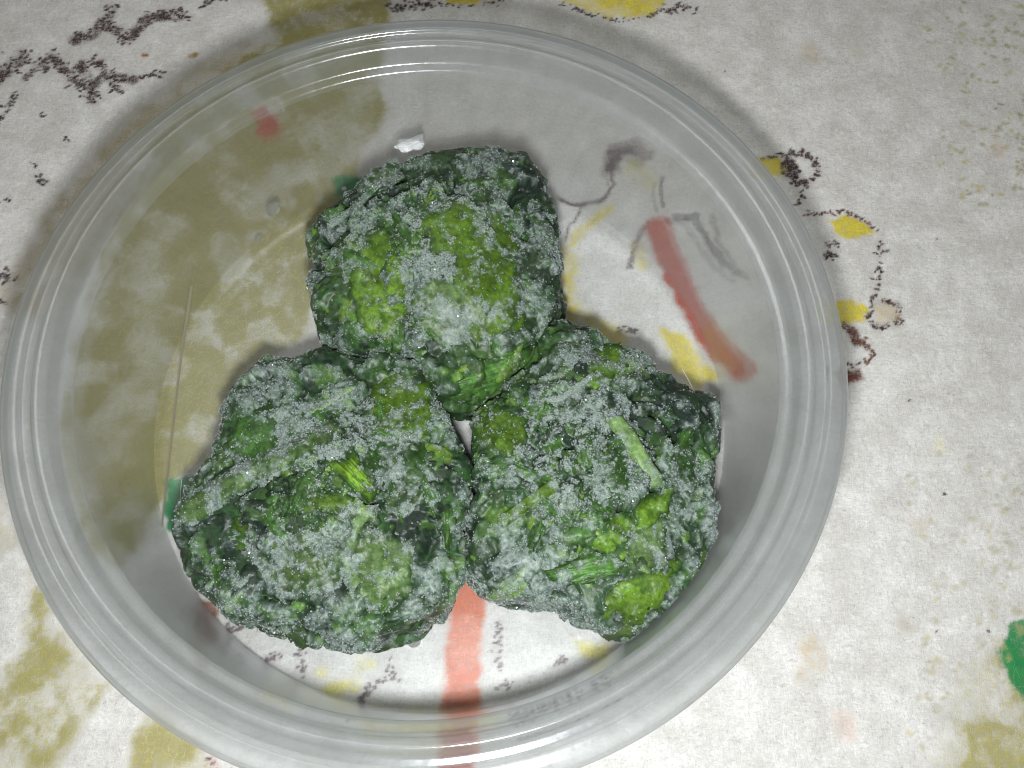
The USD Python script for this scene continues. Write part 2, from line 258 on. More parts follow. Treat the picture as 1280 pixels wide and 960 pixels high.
# flower under the right of the tub
stroke([(766, 208), (770, 188), (790, 180), (806, 192)], 27, PURPLE, .9, .9); stroke([(796, 204), (816, 226)], 26, lin(196, 188, 120), 1.2, .6)
stroke([(764, 205), (769, 232), (752, 250), (726, 256), (698, 248)], 8, PURPLE, .4, .9); stroke([(732, 254), (714, 280), (706, 300)], 4, PURPLE, .4, .7); stroke([(826, 222), (828, 256)], 9, PURPLE, .4, .85)
stroke([(762, 258), (742, 276), (706, 310)], 13, YELLOW, .9, .7); stroke([(708, 320), (704, 372), (722, 400), (772, 420)], 32, YELLOW, 1.6, .72, .6)
patch([(826, 412), (858, 416), (900, 468), (872, 490), (842, 460)], YELLOW, 1.1, .85, .35); stroke([(796, 305), (800, 330)], 20, YELLOW, 1.0, .6)
stroke([(845, 272), (868, 268), (884, 300), (902, 326), (934, 346)], 13, lin(92, 88, 92), .5, .85); stroke([(892, 270), (896, 300), (915, 330)], 10, lin(120, 112, 108), .5, .7); stroke([(812, 276), (796, 300), (786, 334)], 9, PURPLE, .5, .85)
stroke([(825, 282), (842, 332), (868, 385), (888, 420), (930, 462)], 40, RED, 1.0, 1.0, .12)
stipple([(774, 412), (798, 414)], 7, BROWN, 18); stipple([(784, 442), (796, 446)], 5, BROWN, 8); stroke([(885, 490), (905, 510)], 30, lin(140, 132, 130), 1.4, .6); stroke([(700, 420), (730, 430)], 30, lin(150, 140, 110), 1.6, .4)
# flower and stem under the bottom of the tub
stroke([(598, 640), (590, 700), (584, 760), (582, 790)], 46, ORANGE, .9, 1.0, .15); stroke([(580, 815), (578, 860), (573, 980)], 46, ORANGE, .9, 1.0, .15); stroke([(571, 900), (570, 990)], 46, RED * .8, .8, 1.0, .1); stroke([(582, 790), (581, 815)], 44, lin(222, 160, 140), .8, .5, .4)
stroke([(598, 600), (602, 622)], 12, lin(170, 150, 90), .5, .8)
stipple([(623, 776), (621, 812), (628, 840)], 3, PURPLE * .8, 26); stipple([(622, 856), (638, 854)], 4, PURPLE * .8, 10); stipple([(696, 829), (709, 820)], 5, PURPLE * .8, 16)
patch([(715, 800), (752, 806), (778, 826), (740, 824)], PALE_YELLOW, .9, .85, .3); stipple([(772, 828), (745, 862), (700, 880), (640, 905)], 9, BROWN * 1.4, 60); stroke([(735, 838), (772, 842)], 9, lin(190, 180, 150), 1.0, .5)
stroke([(610, 900), (560, 905)], 30, PALE_YELLOW * .8, 1.2, .55); stroke([(540, 912), (470, 905)], 40, lin(190, 180, 90), 1.6, .6, .4)
patch([(240, 742), (266, 752), (276, 790), (258, 808), (242, 800)], RUST * 1.3, .9, .85, .3); stroke([(247, 810), (252, 832)], 24, lin(150, 138, 110), 1.0, .7)
stipple([(285, 790), (298, 784), (308, 782)], 4, PURPLE * .8, 22); stipple([(316, 786), (323, 776)], 3, PURPLE * .8, 6); stipple([(282, 775), (290, 798)], 3, PURPLE * .8, 10); stipple([(296, 818), (304, 824)], 6, PURPLE * .8, 12); stipple([(332, 826), (348, 818)], 6, PURPLE, 18)
stipple([(379, 808), (375, 824), (380, 846)], 3, PURPLE * .7, 18)
stroke([(338, 862), (372, 872)], 26, YELLOW, 1.4, .7, .5); stroke([(405, 868), (440, 856)], 20, PALE_YELLOW * .9, 1.2, .8, .4); stroke([(452, 832), (460, 830)], 16, PALE_YELLOW, 1.0, .7, .3); stroke([(398, 840), (404, 842)], 10, PALE_YELLOW, .8, .6)
stipple([(385, 880), (408, 880), (420, 884)], 7, BROWN, 34); stipple([(418, 886), (445, 898)], 8, BROWN, 36); stipple([(448, 886), (456, 868), (468, 853), (488, 844), (500, 842)], 4, PURPLE * .7, 52); stipple([(487, 828), (489, 833)], 3, PURPLE, 3)
patch([(-30, 590), (14, 640), (20, 690), (-30, 720)], PALE_OLIVE, 1.5, .35, .8)
# beyond the frame the cloth goes on with the same faded olive blotches
out = np.nonzero((x < -104) | (x > 126) | (y > 108) | (y < -62))[0]
lay(out, .6 * sstep(.52, .66, noise3(flat[out], 22, 3, 21)), OLIVE)
zc = .30 * (noise3(flat, 26, 3, 31) - .5) + .16 * (noise3(flat, 1.6, 3, 32) - .5) + .10 * (noise3(flat, .7, 2, 33) - .5)
zc *= np.where(np.hypot(x, y) < 51, .6, 1.0); zc = np.minimum(zc, .16) - .16
j = np.arange(SH[0] * SH[1]).reshape(SH); q = np.stack([j[:-1, :-1], j[:-1, 1:], j[1:, 1:], j[1:, :-1]], -1).reshape(-1, 4)
V = np.stack([x, y, zc], -1); Fc = np.vstack([q[:, [0, 1, 2]], q[:, [0, 2, 3]]])
cloth = obj('cloth', (V, Fc), FELT, color=ink, cover=cover)
tag(cloth, 'white felt cloth printed with olive leaves and outlined yellow flowers under the tub', 'cloth', kind='structure')

def curves(path, P, width, mat):             # P: n x k x 3
    c = UsdGeom.BasisCurves.Define(stage, path); n, k = P.shape[:2]
    c.CreateTypeAttr('linear'); c.CreateCurveVertexCountsAttr(Vt.IntArray([k] * n)); c.CreatePointsAttr(Vt.Vec3fArray.FromNumpy((P.reshape(-1, 3) * MM).astype(np.float32)))
    c.CreateWidthsAttr(Vt.FloatArray.FromNumpy((np.full(n * k, width) * MM).astype(np.float32))); c.SetWidthsInterpolation('vertex')
    UsdShade.MaterialBindingAPI.Apply(c.GetPrim()).Bind(mat); return c
NF = 26000
base = np.stack([rng.uniform(-100, 126, NF), rng.uniform(-62, 108, NF), np.zeros(NF)], -1)
th = rng.normal(.4, 1.0, NF); Lf = rng.uniform(.3, .85, NF)
tt = np.linspace(-1, 1, 5); bend = rng.normal(0, .16, NF)
Pf = np.stack([base[:, None, 0] + Lf[:, None] * (tt * np.cos(th)[:, None] - bend[:, None] * tt ** 2 * np.sin(th)[:, None]), base[:, None, 1] + Lf[:, None] * (tt * np.sin(th)[:, None] + bend[:, None] * tt ** 2 * np.cos(th)[:, None]),
               np.tile(-.10 + .20 * (1 - tt ** 2), (NF, 1)) * rng.uniform(.3, 1, NF)[:, None]], -1)
gi = np.clip(np.searchsorted(gy, base[:, 1]), 0, len(gy) - 1) * len(gx) + np.clip(np.searchsorted(gx, base[:, 0]), 0, len(gx) - 1)
ft = np.array([.76, .76, .75]) + (np.minimum(ink[gi] * 2.2, .7) - .76) * (cover[gi] * .85)[:, None]
fz = curves('/World/cloth/fuzz', Pf, .026, FIBRE); tag(fz, kind='stuff')
UsdGeom.PrimvarsAPI(fz).CreatePrimvar('tint', Sdf.ValueTypeNames.Color3fArray, 'vertex').Set(Vt.Vec3fArray.FromNumpy(np.repeat(ft, 5, 0).astype(np.float32)))

# ------------------------------------------------------------------ the plastic tub
def round_line(pts, n=7):
    out = [np.array(pts[0], float)]
    for i in range(1, len(pts) - 1):
        a, b, c, rad = np.array(pts[i - 1][:2], float), np.array(pts[i][:2], float), np.array(pts[i + 1][:2], float), (pts[i][2] if len(pts[i]) > 2 else .4)
        u, w = (a - b) / np.linalg.norm(a - b), (c - b) / np.linalg.norm(c - b); rad = min(rad, .48 * np.linalg.norm(a - b), .48 * np.linalg.norm(c - b))
        p0, p1 = b + u * rad, b + w * rad
        for t in np.linspace(0, 1, n): out.append((1 - t) ** 2 * p0 + 2 * t * (1 - t) * b + t * t * p1)
    out.append(np.array(pts[-1][:2], float)); out[0] = out[0][:2]
    return np.array(out)
PROFILE = round_line([(0, .6), (36, .55, 4), (48.0, .45, 3.2), (51.0, 28.2, 1.2), (52.4, 28.6, .7), (53.2, 31.6, .9), (54.3, 32.1, .7), (54.9, 30.9, .6), (56.5, 30.8, .5), (56.9, 31.5, .35), (57.4, 31.5, .4), (59.0, 31.3, .7), (59.65, 29.7, .4), (59.6, 28.6)])
tang = np.gradient(PROFILE, axis=0); tang /= np.linalg.norm(tang, axis=1, keepdims=True)
nrm = np.stack([-tang[:, 1], tang[:, 0]], -1); TH = .26
INN, OUT = PROFILE + nrm * TH, PROFILE - nrm * TH; INN[0, 0] = OUT[0, 0] = 0.02
def revolve(line, seg=288, flip=False):
    a = np.linspace(0, 2 * np.pi, seg, endpoint=False); n = len(line)
    V = np.stack([line[:, 0][:, None] * np.cos(a), line[:, 0][:, None] * np.sin(a), np.repeat(line[:, 1][:, None], seg, 1)], -1).reshape(-1, 3)
    i = np.arange(n * seg).reshape(n, seg); i2 = np.roll(i, -1, 1)
    q = np.stack([i[:-1], i2[:-1], i2[1:], i[1:]], -1).reshape(-1, 4)
    if flip: q = q[:, ::-1]
    return V, np.vstack([q[:, [0, 1, 2]], q[:, [0, 2, 3]]])
def shell(i0, i1, cap=False):
    lines = [(INN[i0:i1], True), (OUT[i0:i1], False)]
    if cap: lines = [(np.vstack([INN[i0:i1], PROFILE[-1:] + tang[-1:] * TH * .8, OUT[i0:i1][::-1]]), True)]
    Vs, Fs, o = [], [], 0
    for l, fl in lines:
        v, f = revolve(l, flip=fl); Vs.append(v); Fs.append(f + o); o += len(v)
    return np.vstack(Vs), np.vstack(Fs), (np.repeat([1.0, 0.0], len(Vs[0])) if not cap else np.repeat(np.r_[np.ones(i1 - i0), np.zeros(i1 - i0 + 1)], 288))
ib = int(np.argmax(PROFILE[:, 1] > 2.6)); iw = int(np.argmax(PROFILE[:, 1] > 27.0))
tub = thing('plastic_tub', 'round shallow clear plastic tub with a ridged rim holding the frozen spinach', 'tub')
obj('base', shell(0, ib + 1), BASE_LOOK, tub); 
obj('wall', shell(ib, iw + 1), WALL_LOOK, tub)
obj('rim', shell(iw, len(PROFILE), True), RIM_LOOK, tub)

# ------------------------------------------------------------------ the three frozen spinach blocks
ico = trimesh.creation.icosphere(subdivisions=7); DIRS, IF = np.array(ico.vertices), np.array(ico.faces)
ED = np.vstack([IF[:, [0, 1]], IF[:, [1, 2]], IF[:, [2, 0]]]); ADJ = csr_matrix((np.ones(len(ED)), (ED[:, 0], ED[:, 1])), shape=(len(DIRS),) * 2); ADJ = diags(1 / np.asarray(ADJ.sum(1)).ravel()) @ ADJ
DARK, MID, BRIGHT, PALE = np.array([.006, .015, .009]), np.array([.030, .075, .017]), np.array([.105, .205, .020]), np.array([.125, .215, .07])
VEIL = np.array([.19, .24, .225])

def sum_smooth(h):
    for _ in range(40): h = ADJ @ h
    return h
def inside_tub(V):                           # nothing passes through the tub's wall
    V = np.array(V); r = np.hypot(V[..., 0], V[..., 1]); lim = np.interp(V[..., 2], [1, 2.6, 28], [47.0, 47.9, 50.2]) - .15; k = np.minimum(1, lim / np.maximum(r, 1e-6))
    V[..., 0] *= k; V[..., 1] *= k; return V
def vnormals(V, Fa):
    n = np.zeros_like(V); fn = np.cross(V[Fa[:, 1]] - V[Fa[:, 0]], V[Fa[:, 2]] - V[Fa[:, 0]])
    for k in range(3): np.add.at(n, Fa[:, k], fn)
    return n / np.maximum(np.linalg.norm(n, axis=1, keepdims=True), 1e-12)

def spinach(label, outline, zmid, hup, seed, leaves, stems, strands, grooves, frosty, greens, sq=5.2):
    rg = np.random.default_rng(seed)
    root = thing('frozen_spinach_block', label, 'frozen spinach')
    O = at(np.array(outline, float), zmid)[:, :2]; c = O.mean(0)
    # footprint radius by angle, smoothed
    A = np.linspace(-np.pi, np.pi, 721)[:-1]; cs = []
    for a in A:
        d = np.array([math.cos(a), math.sin(a)]); best = 0
        for p, q_ in zip(O, np.roll(O, -1, 0)):
            e = q_ - p; M = np.array([[d[0], -e[0]], [d[1], -e[1]]]); det = np.linalg.det(M)
            if abs(det) < 1e-9: continue
            s, t = np.linalg.solve(M, p - c)
            if s > 0 and -1e-6 <= t <= 1 + 1e-6: best = max(best, s)
        cs.append(best)
    rho = gaussian_filter(np.array(cs), 3, mode='wrap')
    th = np.arctan2(DIRS[:, 1], DIRS[:, 0]); R = np.interp(th, np.r_[A, np.pi], np.r_[rho, rho[0]]) - .35
    hdn = zmid - 1.35; hz = np.where(DIRS[:, 2] > 0, hup, hdn)
    sxy = np.hypot(DIRS[:, 0], DIRS[:, 1])
    sq = np.where(DIRS[:, 2] > 0, sq, 4.6)
    r = ((sxy / R) ** sq + (np.abs(DIRS[:, 2]) / hz) ** sq) ** (-1 / sq)
    P0 = np.array([c[0], c[1], zmid]) + DIRS * r[:, None]
    N0 = vnormals(P0, IF)
    up = sstep(-.5, .2, N0[:, 2])
    px = proj(P0); sd_ = seed * 13.7
    # lumpy mass
    h = 3.0 * (noise3(P0 + sd_, 8.5, 3, seed) - .5) + 1.3 * (noise3(P0 + sd_, 3.2, 3, seed + 1) - .5) - .6
    h = np.where(N0[:, 2] > .5, h * 1.25, h * .8)
    for g, w, dp in grooves:
        d = seg_dist(px[:, 0], px[:, 1], g); h -= 1.75 * dp * np.exp(-(d / w) ** 2) * (N0[:, 2] > -.3)
    tone = .5 * noise3(P0 + sd_, 5.0, 2, seed + 4); edge = np.zeros(len(P0)); hue = noise3(P0 + sd_, 6, 2, seed + 8)
    # overlapping chopped leaf flakes, large ones first
    tree = cKDTree(P0); vis = np.nonzero(N0[:, 2] > -.55)[0]
    for n, lo, hi, lift in ((90, 3.0, 6.5, .95), (330, 1.4, 3.2, .50), (800, .5, 1.4, .16)):
        for _ in range(n):
            k = vis[rg.integers(len(vis))]; nn = N0[k]; a = rg.normal(size=3); a -= nn * (a @ nn); a /= np.linalg.norm(a); b = np.cross(nn, a)
            ra, rb = rg.uniform(lo, hi), 0; rb = ra * rg.uniform(.35, .8); i = np.array(tree.query_ball_point(P0[k], ra * 1.15), int)
            if len(i) < 4: continue
            d = P0[i] - P0[k]; u, w = d @ a / ra, d @ b / rb
            ang = np.arctan2(w, u); ph = rg.uniform(0, 6.28, 4)
            rim_ = 1 + .16 * np.sin(2 * ang + ph[0]) + .12 * np.sin(3 * ang + ph[1]) + .08 * np.sin(7 * ang + ph[2]); qd = np.hypot(u, w) / rim_
            cand = np.median(h[i]) + lift * rg.uniform(.3, 1.3) + ra * (rg.normal(0, .10) * u + rg.normal(0, .10) * w) + ra * rg.normal(0, .05) * (u * u) + .05 * np.sin(u * rg.uniform(4, 14) + ph[3]) * min(ra, 2) * .5
            cand = cand - (lift * 1.1 + .1) * sstep(.70, 1.05, qd)
            on = (qd < 1.05) & (cand > h[i] - .04)
            j_ = i[on]; h[j_] = np.maximum(cand[on], h[j_] * .5 + cand[on] * .5); tone[j_] = .25 * tone[j_] + .75 * rg.beta(1.3, 2.6); hue[j_] = rg.random(); edge[j_] = np.maximum(sstep(.62, .98, qd[on]), edge[j_] * .2)
    for _ in range(2): h = .5 * h + .5 * (ADJ @ h)
    h -= h[np.abs(N0[:, 2]) < .5].mean() + .15; cav = h - sum_smooth(h)
    # crumbly frost relief
    fr = .45 * noise3(P0 + sd_, 6.5, 3, seed + 5) + .35 * noise3(P0 + sd_, 1.7, 3, seed + 6) + .20 * noise3(P0, .5, 2, seed + 7)
    amount = np.full(len(P0), 0.0)
    for (fx, fy, rad, wgt) in frosty: amount += wgt * np.exp(-(((px[:, 0] - fx) ** 2 + (px[:, 1] - fy) ** 2) / rad ** 2))
    frost = np.clip(sstep(.465, .655, fr + .07 * edge + amount * .085 - .015 + .22 * np.clip(cav, -.35, .3)), 0, 1)
    h += frost * .14 * (noise3(P0, .34, 2, seed + 9)) + .05 * (noise3(P0, .6, 3, seed + 10) - .5)
    h *= sstep(-.95, -.4, N0[:, 2])
    V = P0 + N0 * h[:, None]; V[:, 2] = np.maximum(V[:, 2], 1.1); V = inside_tub(V)
    lum = np.zeros(len(P0))
    for (fx, fy, rad, wgt) in greens: lum += wgt * np.exp(-(((px[:, 0] - fx) ** 2 + (px[:, 1] - fy) ** 2) / rad ** 2))
    t = np.clip(tone * 1.3 + lum * .78 - .12, 0, 1.15)[:, None]
    green = np.where(t < .5, DARK + (MID - DARK) * t * 2, MID + (BRIGHT - MID) * (t - .5) * 2)
    green = green * (1 + .25 * (hue[:, None] - .5) * np.array([1.4, .2, -.6]))
    fa = np.clip(frost * sstep(.25, .7, noise3(P0, .40, 2, seed + 11) + .08) * .76 + .03, 0, .85)[:, None]
    obj('leaf_mass', (V, IF), LEAFY, root, color=green * (1 - fa) + VEIL * fa)

    # what the outside looks like from above the near side: height map of the block
    vis = (vnormals(V, IF)[:, 2] > -.2); pv = proj(V[vis]); tv_ = ((V[vis] - CAM) @ fw)
    x0, y0 = np.floor(pv.min(0) - 12).astype(int); x1, y1 = np.ceil(pv.max(0) + 12).astype(int)
    S = 2; W_, H_ = (x1 - x0) // S + 1, (y1 - y0) // S + 1; zb = np.full((H_, W_), 1e9)
    ii = ((pv - [x0, y0]) / S + .5).astype(int); np.minimum.at(zb, (ii[:, 1], ii[:, 0]), tv_)
    ok = zb < 1e8; zf = np.where(ok, zb, 0); wgt = gaussian_filter(ok.astype(float), 4.0); zs = gaussian_filter(zf, 4.0) / np.maximum(wgt, 1e-6); far = np.where(wgt > .02, zs, np.median(tv_))
    def surf(p, lift):
        p = np.asarray(p, float); u = np.clip((p[..., 0] - x0) / S, 0, W_ - 1.001); w = np.clip((p[..., 1] - y0) / S, 0, H_ - 1.001)
        iu, iw_ = u.astype(int), w.astype(int); fu, fw2 = u - iu, w - iw_
        z = far[iw_, iu] * (1 - fu) * (1 - fw2) + far[iw_, iu + 1] * fu * (1 - fw2) + far[iw_ + 1, iu] * (1 - fu) * fw2 + far[iw_ + 1, iu + 1] * fu * fw2
        return inside_tub(CAM + rays(p) * (z - lift)[..., None])
    grains = [(V[vis & (V[:, 2] > 1.2)], frost[vis & (V[:, 2] > 1.2)] * (.35 + .65 * sstep(.3, .6, noise3(V[vis & (V[:, 2] > 1.2)], 1.0, 2, seed + 12))))]

    def sheet(pts, col, lift, ridge_dir=None, ridge=.0, ice=.3, step=1.3):
        pts = np.array(pts, float); lo, hi = pts.min(0) - 3, pts.max(0) + 3
        uu, ww = np.meshgrid(np.arange(lo[0], hi[0], step), np.arange(lo[1], hi[1], step)); g = np.stack([uu, ww], -1)
        k3 = np.stack([uu, ww, 0 * uu], -1); wv = (noise3(k3, 13, 3, seed + 40) - .5), (noise3(k3, 13, 3, seed + 41) - .5)
        sd = poly_sd((uu + 15 * wv[0]).ravel(), (ww + 15 * wv[1]).ravel(), pts).reshape(uu.shape)
        prof = lift * (1 - np.exp(-np.maximum(sd, 0) / 4.5)) * (.35 + .9 * noise3(k3, 16, 2, seed + 42)) - .14 + .22 * (noise3(k3, 6, 3, seed + 44) - .5)
        s_ = 0
        if ridge_dir is not None:
            cr = (uu * -ridge_dir[1] + ww * ridge_dir[0]) / np.hypot(*ridge_dir); al = (uu * ridge_dir[0] + ww * ridge_dir[1]) / np.hypot(*ridge_dir)
            s_ = np.clip(1 - 2.6 * np.abs(noise3(np.stack([cr / 3.4 + .5 * wv[0], al / 40, 0 * cr], -1), 1.0, 2, seed + 47) - .5), 0, 1) ** 1.5; prof += ridge * (s_ - .5)
        keep = sd > -1.5; P = surf(g, prof)
        kq = keep[:-1, :-1] & keep[1:, :-1] & keep[1:, 1:] & keep[:-1, 1:]; use = np.zeros_like(keep)
        for a_, b_ in ((0, 0), (1, 0), (1, 1), (0, 1)): use[a_:a_ + kq.shape[0], b_:b_ + kq.shape[1]] |= kq
        keep = use; idx = -np.ones(uu.shape, int); idx[keep] = np.arange(keep.sum())
        q = np.stack([idx[:-1, :-1], idx[1:, :-1], idx[1:, 1:], idx[:-1, 1:]], -1).reshape(-1, 4); q = q[(q >= 0).all(1)]
        Pk = P[keep]; nz = noise3(Pk, 2.2, 3, seed + 43); icy = sstep(.5, .72, .6 * noise3(Pk, 2.6, 3, seed + 45) + .4 * noise3(Pk, .6, 2, seed + 46) + ice * .34 - .09 + .10 * sstep(9, 0, sd[keep]))
        eg = (sstep(0, 13, sd[keep]) * (.45 + .55 * sstep(.3, .55, noise3(Pk, 1.1, 2, seed + 48))))[:, None]; colr = (col * .8 * eg + MID * .7 * (1 - eg)) * (.35 + 1.2 * nz[:, None]) * (1 + .5 * (s_[keep][:, None] if ridge_dir is not None else 0) * np.array([1.0, .9, .8]))
        fa = (np.clip(icy, 0, 1) * .72)[:, None]
        obj('leaf', (Pk, np.vstack([q[:, [0, 1, 2]], q[:, [0, 2, 3]]])), LEAFY, root, color=colr * (1 - fa) + VEIL * fa)
        grains.append((Pk, icy * .8))
    for pts, col, lift, ice in leaves:
        pts = np.array(pts, float); sheet(pts.mean(0) + (pts - pts.mean(0)) * 1.22, col, lift * .8, ice=ice)
    for pts, col, lift, dr, rd, ice in strands: sheet(pts, col, lift, dr, rd, ice)
    mid_ = np.array(outline, float).mean(0)
    for _ in range(10):                      # more torn strips of leaf pressed into the faces
        o_ = np.array(outline[rg.integers(len(outline))], float); c_ = mid_ + (o_ - mid_) * rg.uniform(.2, .82); a_ = rg.uniform(0, np.pi); L_, w_ = rg.uniform(20, 42), rg.uniform(6, 12); d_ = np.array([math.cos(a_), math.sin(a_)]); e_ = np.array([-d_[1], d_[0]]); k_ = rg.uniform(-9, 9)
        pts = [c_ + d_ * L_ * t + e_ * (w_ * g * (1 - .75 * t * t) + k_ * (t * t - .5)) for g, ts in ((1, (-1, -.5, 0, .5, 1)), (-1, (1, .5, 0, -.5, -1))) for t in ts]
        sheet(pts, MID * rg.uniform(1.2, 2.4), rg.uniform(.5, 1.0), d_ * 50, rg.uniform(.2, .55), rg.uniform(.0, .5))
    for pts, w, col, ice in stems:
        pts = np.array(pts, float); L = np.r_[0, np.cumsum(np.hypot(*np.diff(pts, axis=0).T))]; n = max(14, int(L[-1] / 1.3)); s = np.linspace(0, L[-1], n)
        cl = np.stack([np.interp(s, L, pts[:, 0]), np.interp(s, L, pts[:, 1])], -1); cl[:, 0] = gaussian_filter(cl[:, 0], 4, mode='nearest'); cl[:, 1] = gaussian_filter(cl[:, 1], 4, mode='nearest')
        rad = w * .105 / 2; P = surf(cl, np.full(n, rad * .32)); tg = np.gradient(P, axis=0); tg /= np.linalg.norm(tg, axis=1, keepdims=True)
        sd2 = np.cross(tg, [0, 0, 1.0]); sd2 /= np.linalg.norm(sd2, axis=1, keepdims=True); u2 = np.cross(sd2, tg); K = 28; an = np.linspace(0, 2 * np.pi, K, endpoint=False)
        tp = np.minimum(1, np.minimum(s, L[-1] - s) / (w * .45) * .7 + .42); ring = 1 + .05 * np.cos(5 * an + 1) + .035 * np.cos(9 * an)
        V2 = P[:, None] + (rad * tp)[:, None, None] * ring[None, :, None] * (np.cos(an)[None, :, None] * sd2[:, None] + (.55 * np.sin(an))[None, :, None] * u2[:, None])
        V2 = V2 + (.16 * (noise3(V2, .9, 3, seed + 50) - .5))[..., None] * 2 * (V2 - P[:, None]) / rad
        caps = np.stack([P[0] - tg[0] * rad * .25, P[-1] + tg[-1] * rad * .25]); i = np.arange(n * K).reshape(n, K); i2 = np.roll(i, -1, 1)
        q = np.stack([i[:-1], i2[:-1], i2[1:], i[1:]], -1).reshape(-1, 4); e0 = np.stack([np.full(K, n * K), i2[0], i[0]], -1); e1 = np.stack([np.full(K, n * K + 1), i[-1], i2[-1]], -1)
        V2 = np.vstack([V2.reshape(-1, 3), caps]); icy = sstep(.45, .7, .6 * noise3(V2, 2.0, 3, seed + 51) + .4 * noise3(V2, .5, 2, seed + 52) + ice * .25)
        fa = (icy * .7)[:, None]; colr = col * (.6 + .8 * noise3(V2, 1.5, 2, seed + 53))[:, None]
        obj('stem', (V2, np.vstack([q[:, [0, 1, 2]], q[:, [0, 2, 3]], e0, e1])), LEAFY, root, color=colr * (1 - fa) + VEIL * fa)
        top = V2[:-2].reshape(n, K, 3)[:, K // 12: K // 2 - K // 12].reshape(-1, 3); grains.append((top, icy[:-2].reshape(n, K)[:, K // 12: K // 2 - K // 12].ravel()))
    # frost crystals
    GP = np.vstack([g for g, _ in grains]); GW = np.concatenate([w + .03 for _, w in grains]); GA = GW / GW.sum()
    NG = 17000; k = rg.choice(len(GP), NG, p=GA); size = .062 + .125 * rg.random(NG) ** 1.8 + .10 * (rg.random(NG) > .985)
    octa = np.array([[1, 0, 0], [-1, 0, 0], [0, 1, 0], [0, -1, 0], [0, 0, 1], [0, 0, -1]], float); of = np.array([[0, 2, 4], [2, 1, 4], [1, 3, 4], [3, 0, 4], [2, 0, 5], [1, 2, 5], [3, 1, 5], [0, 3, 5]])
    qn = rg.normal(size=(NG, 4)); qn /= np.linalg.norm(qn, axis=1, keepdims=True); a_, b_, c_, d_ = qn.T
    RM = np.stack([1 - 2 * (c_ * c_ + d_ * d_), 2 * (b_ * c_ - a_ * d_), 2 * (b_ * d_ + a_ * c_), 2 * (b_ * c_ + a_ * d_), 1 - 2 * (b_ * b_ + d_ * d_), 2 * (c_ * d_ - a_ * b_), 2 * (b_ * d_ - a_ * c_), 2 * (c_ * d_ + a_ * b_), 1 - 2 * (b_ * b_ + c_ * c_)], -1).reshape(NG, 3, 3)
    oc = octa[None] * size[:, None, None] * rg.uniform(.6, 1.4, (NG, 6, 1)); VV = np.einsum('nij,nkj->nki', RM, oc) + GP[k][:, None] + rg.normal(0, .03, (NG, 1, 3)) + np.array([0, 0, .04])
    VV[..., 2] = np.maximum(VV[..., 2], 1.05); VV = inside_tub(VV)
    fs = obj('frost', (VV.reshape(-1, 3), (of[None] + 6 * np.arange(NG)[:, None, None]).reshape(-1, 3)), FROST, root, smooth=False); tag(fs, kind='stuff')
    return root

A_OUT = [(470, 232), (510, 212), (560, 202), (612, 203), (660, 220), (689, 248), (697, 290), (703, 350), (707, 398), (682, 432), (660, 470), (612, 508), (566, 516), (542, 492), (520, 458), (432, 448), (402, 420), (390, 370), (393, 310), (386, 303), (402, 282), (450, 244)]
spinach('frozen spinach block nearest the far rim, behind the other two', A_OUT, 12.0, 8.3, 3,
  [([(455, 300), (480, 293), (500, 330), (507, 378), (486, 424), (450, 402), (440, 360)], BRIGHT * 1.1, .8, .0), ([(530, 275), (575, 250), (625, 268), (642, 310), (604, 322), (550, 312)], BRIGHT * .9, .9, .25),
   ([(575, 320), (632, 312), (648, 372), (640, 402), (600, 426), (570, 396)], BRIGHT * .75, .9, .3), ([(512, 382), (540, 350), (582, 362), (594, 402), (560, 428), (525, 412)], PALE * .8, 1.0, .6),
   ([(432, 402), (500, 398), (508, 434), (452, 448), (426, 436)], MID * 1.6, .6, .45), ([(425, 300), (448, 298), (446, 350), (428, 352)], MID * 2, .6, .4), ([(636, 398), (655, 392), (658, 412), (640, 420)], BRIGHT * .9, .7, .0),
   ([(660, 250), (690, 262), (696, 330), (676, 320)], MID * 1.2, .6, .4), ([(452, 236), (470, 212), (492, 204), (500, 222), (470, 240)], PALE * .7, .8, .5), ([(395, 395), (410, 400), (418, 440), (402, 432)], MID * 1.9, .5, .3)],
  [([(408, 285), (440, 262), (476, 228)], 12, MID * 1.6, .8)],
  [([(566, 478), (600, 452), (660, 432), (676, 446), (650, 478), (600, 506), (568, 506)], MID * 2.2, .7, (85, -30), .5, .0)],
  [([(395, 300), (440, 262), (490, 222)], 9, 1.0), ([(430, 448), (530, 455), (560, 480)], 8, .9), ([(650, 300), (662, 380), (680, 420)], 8, .8), ([(512, 330), (508, 400), (520, 440)], 7, .8)],
  [(460, 255, 60, 1.0), (560, 390, 55, .7), (620, 215, 60, .2), (680, 250, 50, -.2), (420, 340, 40, .7), (540, 220, 60, .6), (640, 380, 40, .7), (610, 470, 45, -1.0), (470, 370, 40, -.9), (600, 285, 40, -.5), (520, 430, 60, .6)],
  [(610, 470, 50, .5), (470, 360, 60, .4), (600, 290, 60, .35), (660, 220, 50, -.4)])
B_OUT = [(430, 452), (500, 453), (532, 470), (546, 510), (582, 560), (596, 610), (580, 680), (572, 750), (552, 785), (520, 800), (474, 814), (400, 802), (330, 786), (270, 752), (236, 712), (221, 680), (238, 622), (268, 580), (288, 532), (300, 500), (340, 465), (385, 454)]
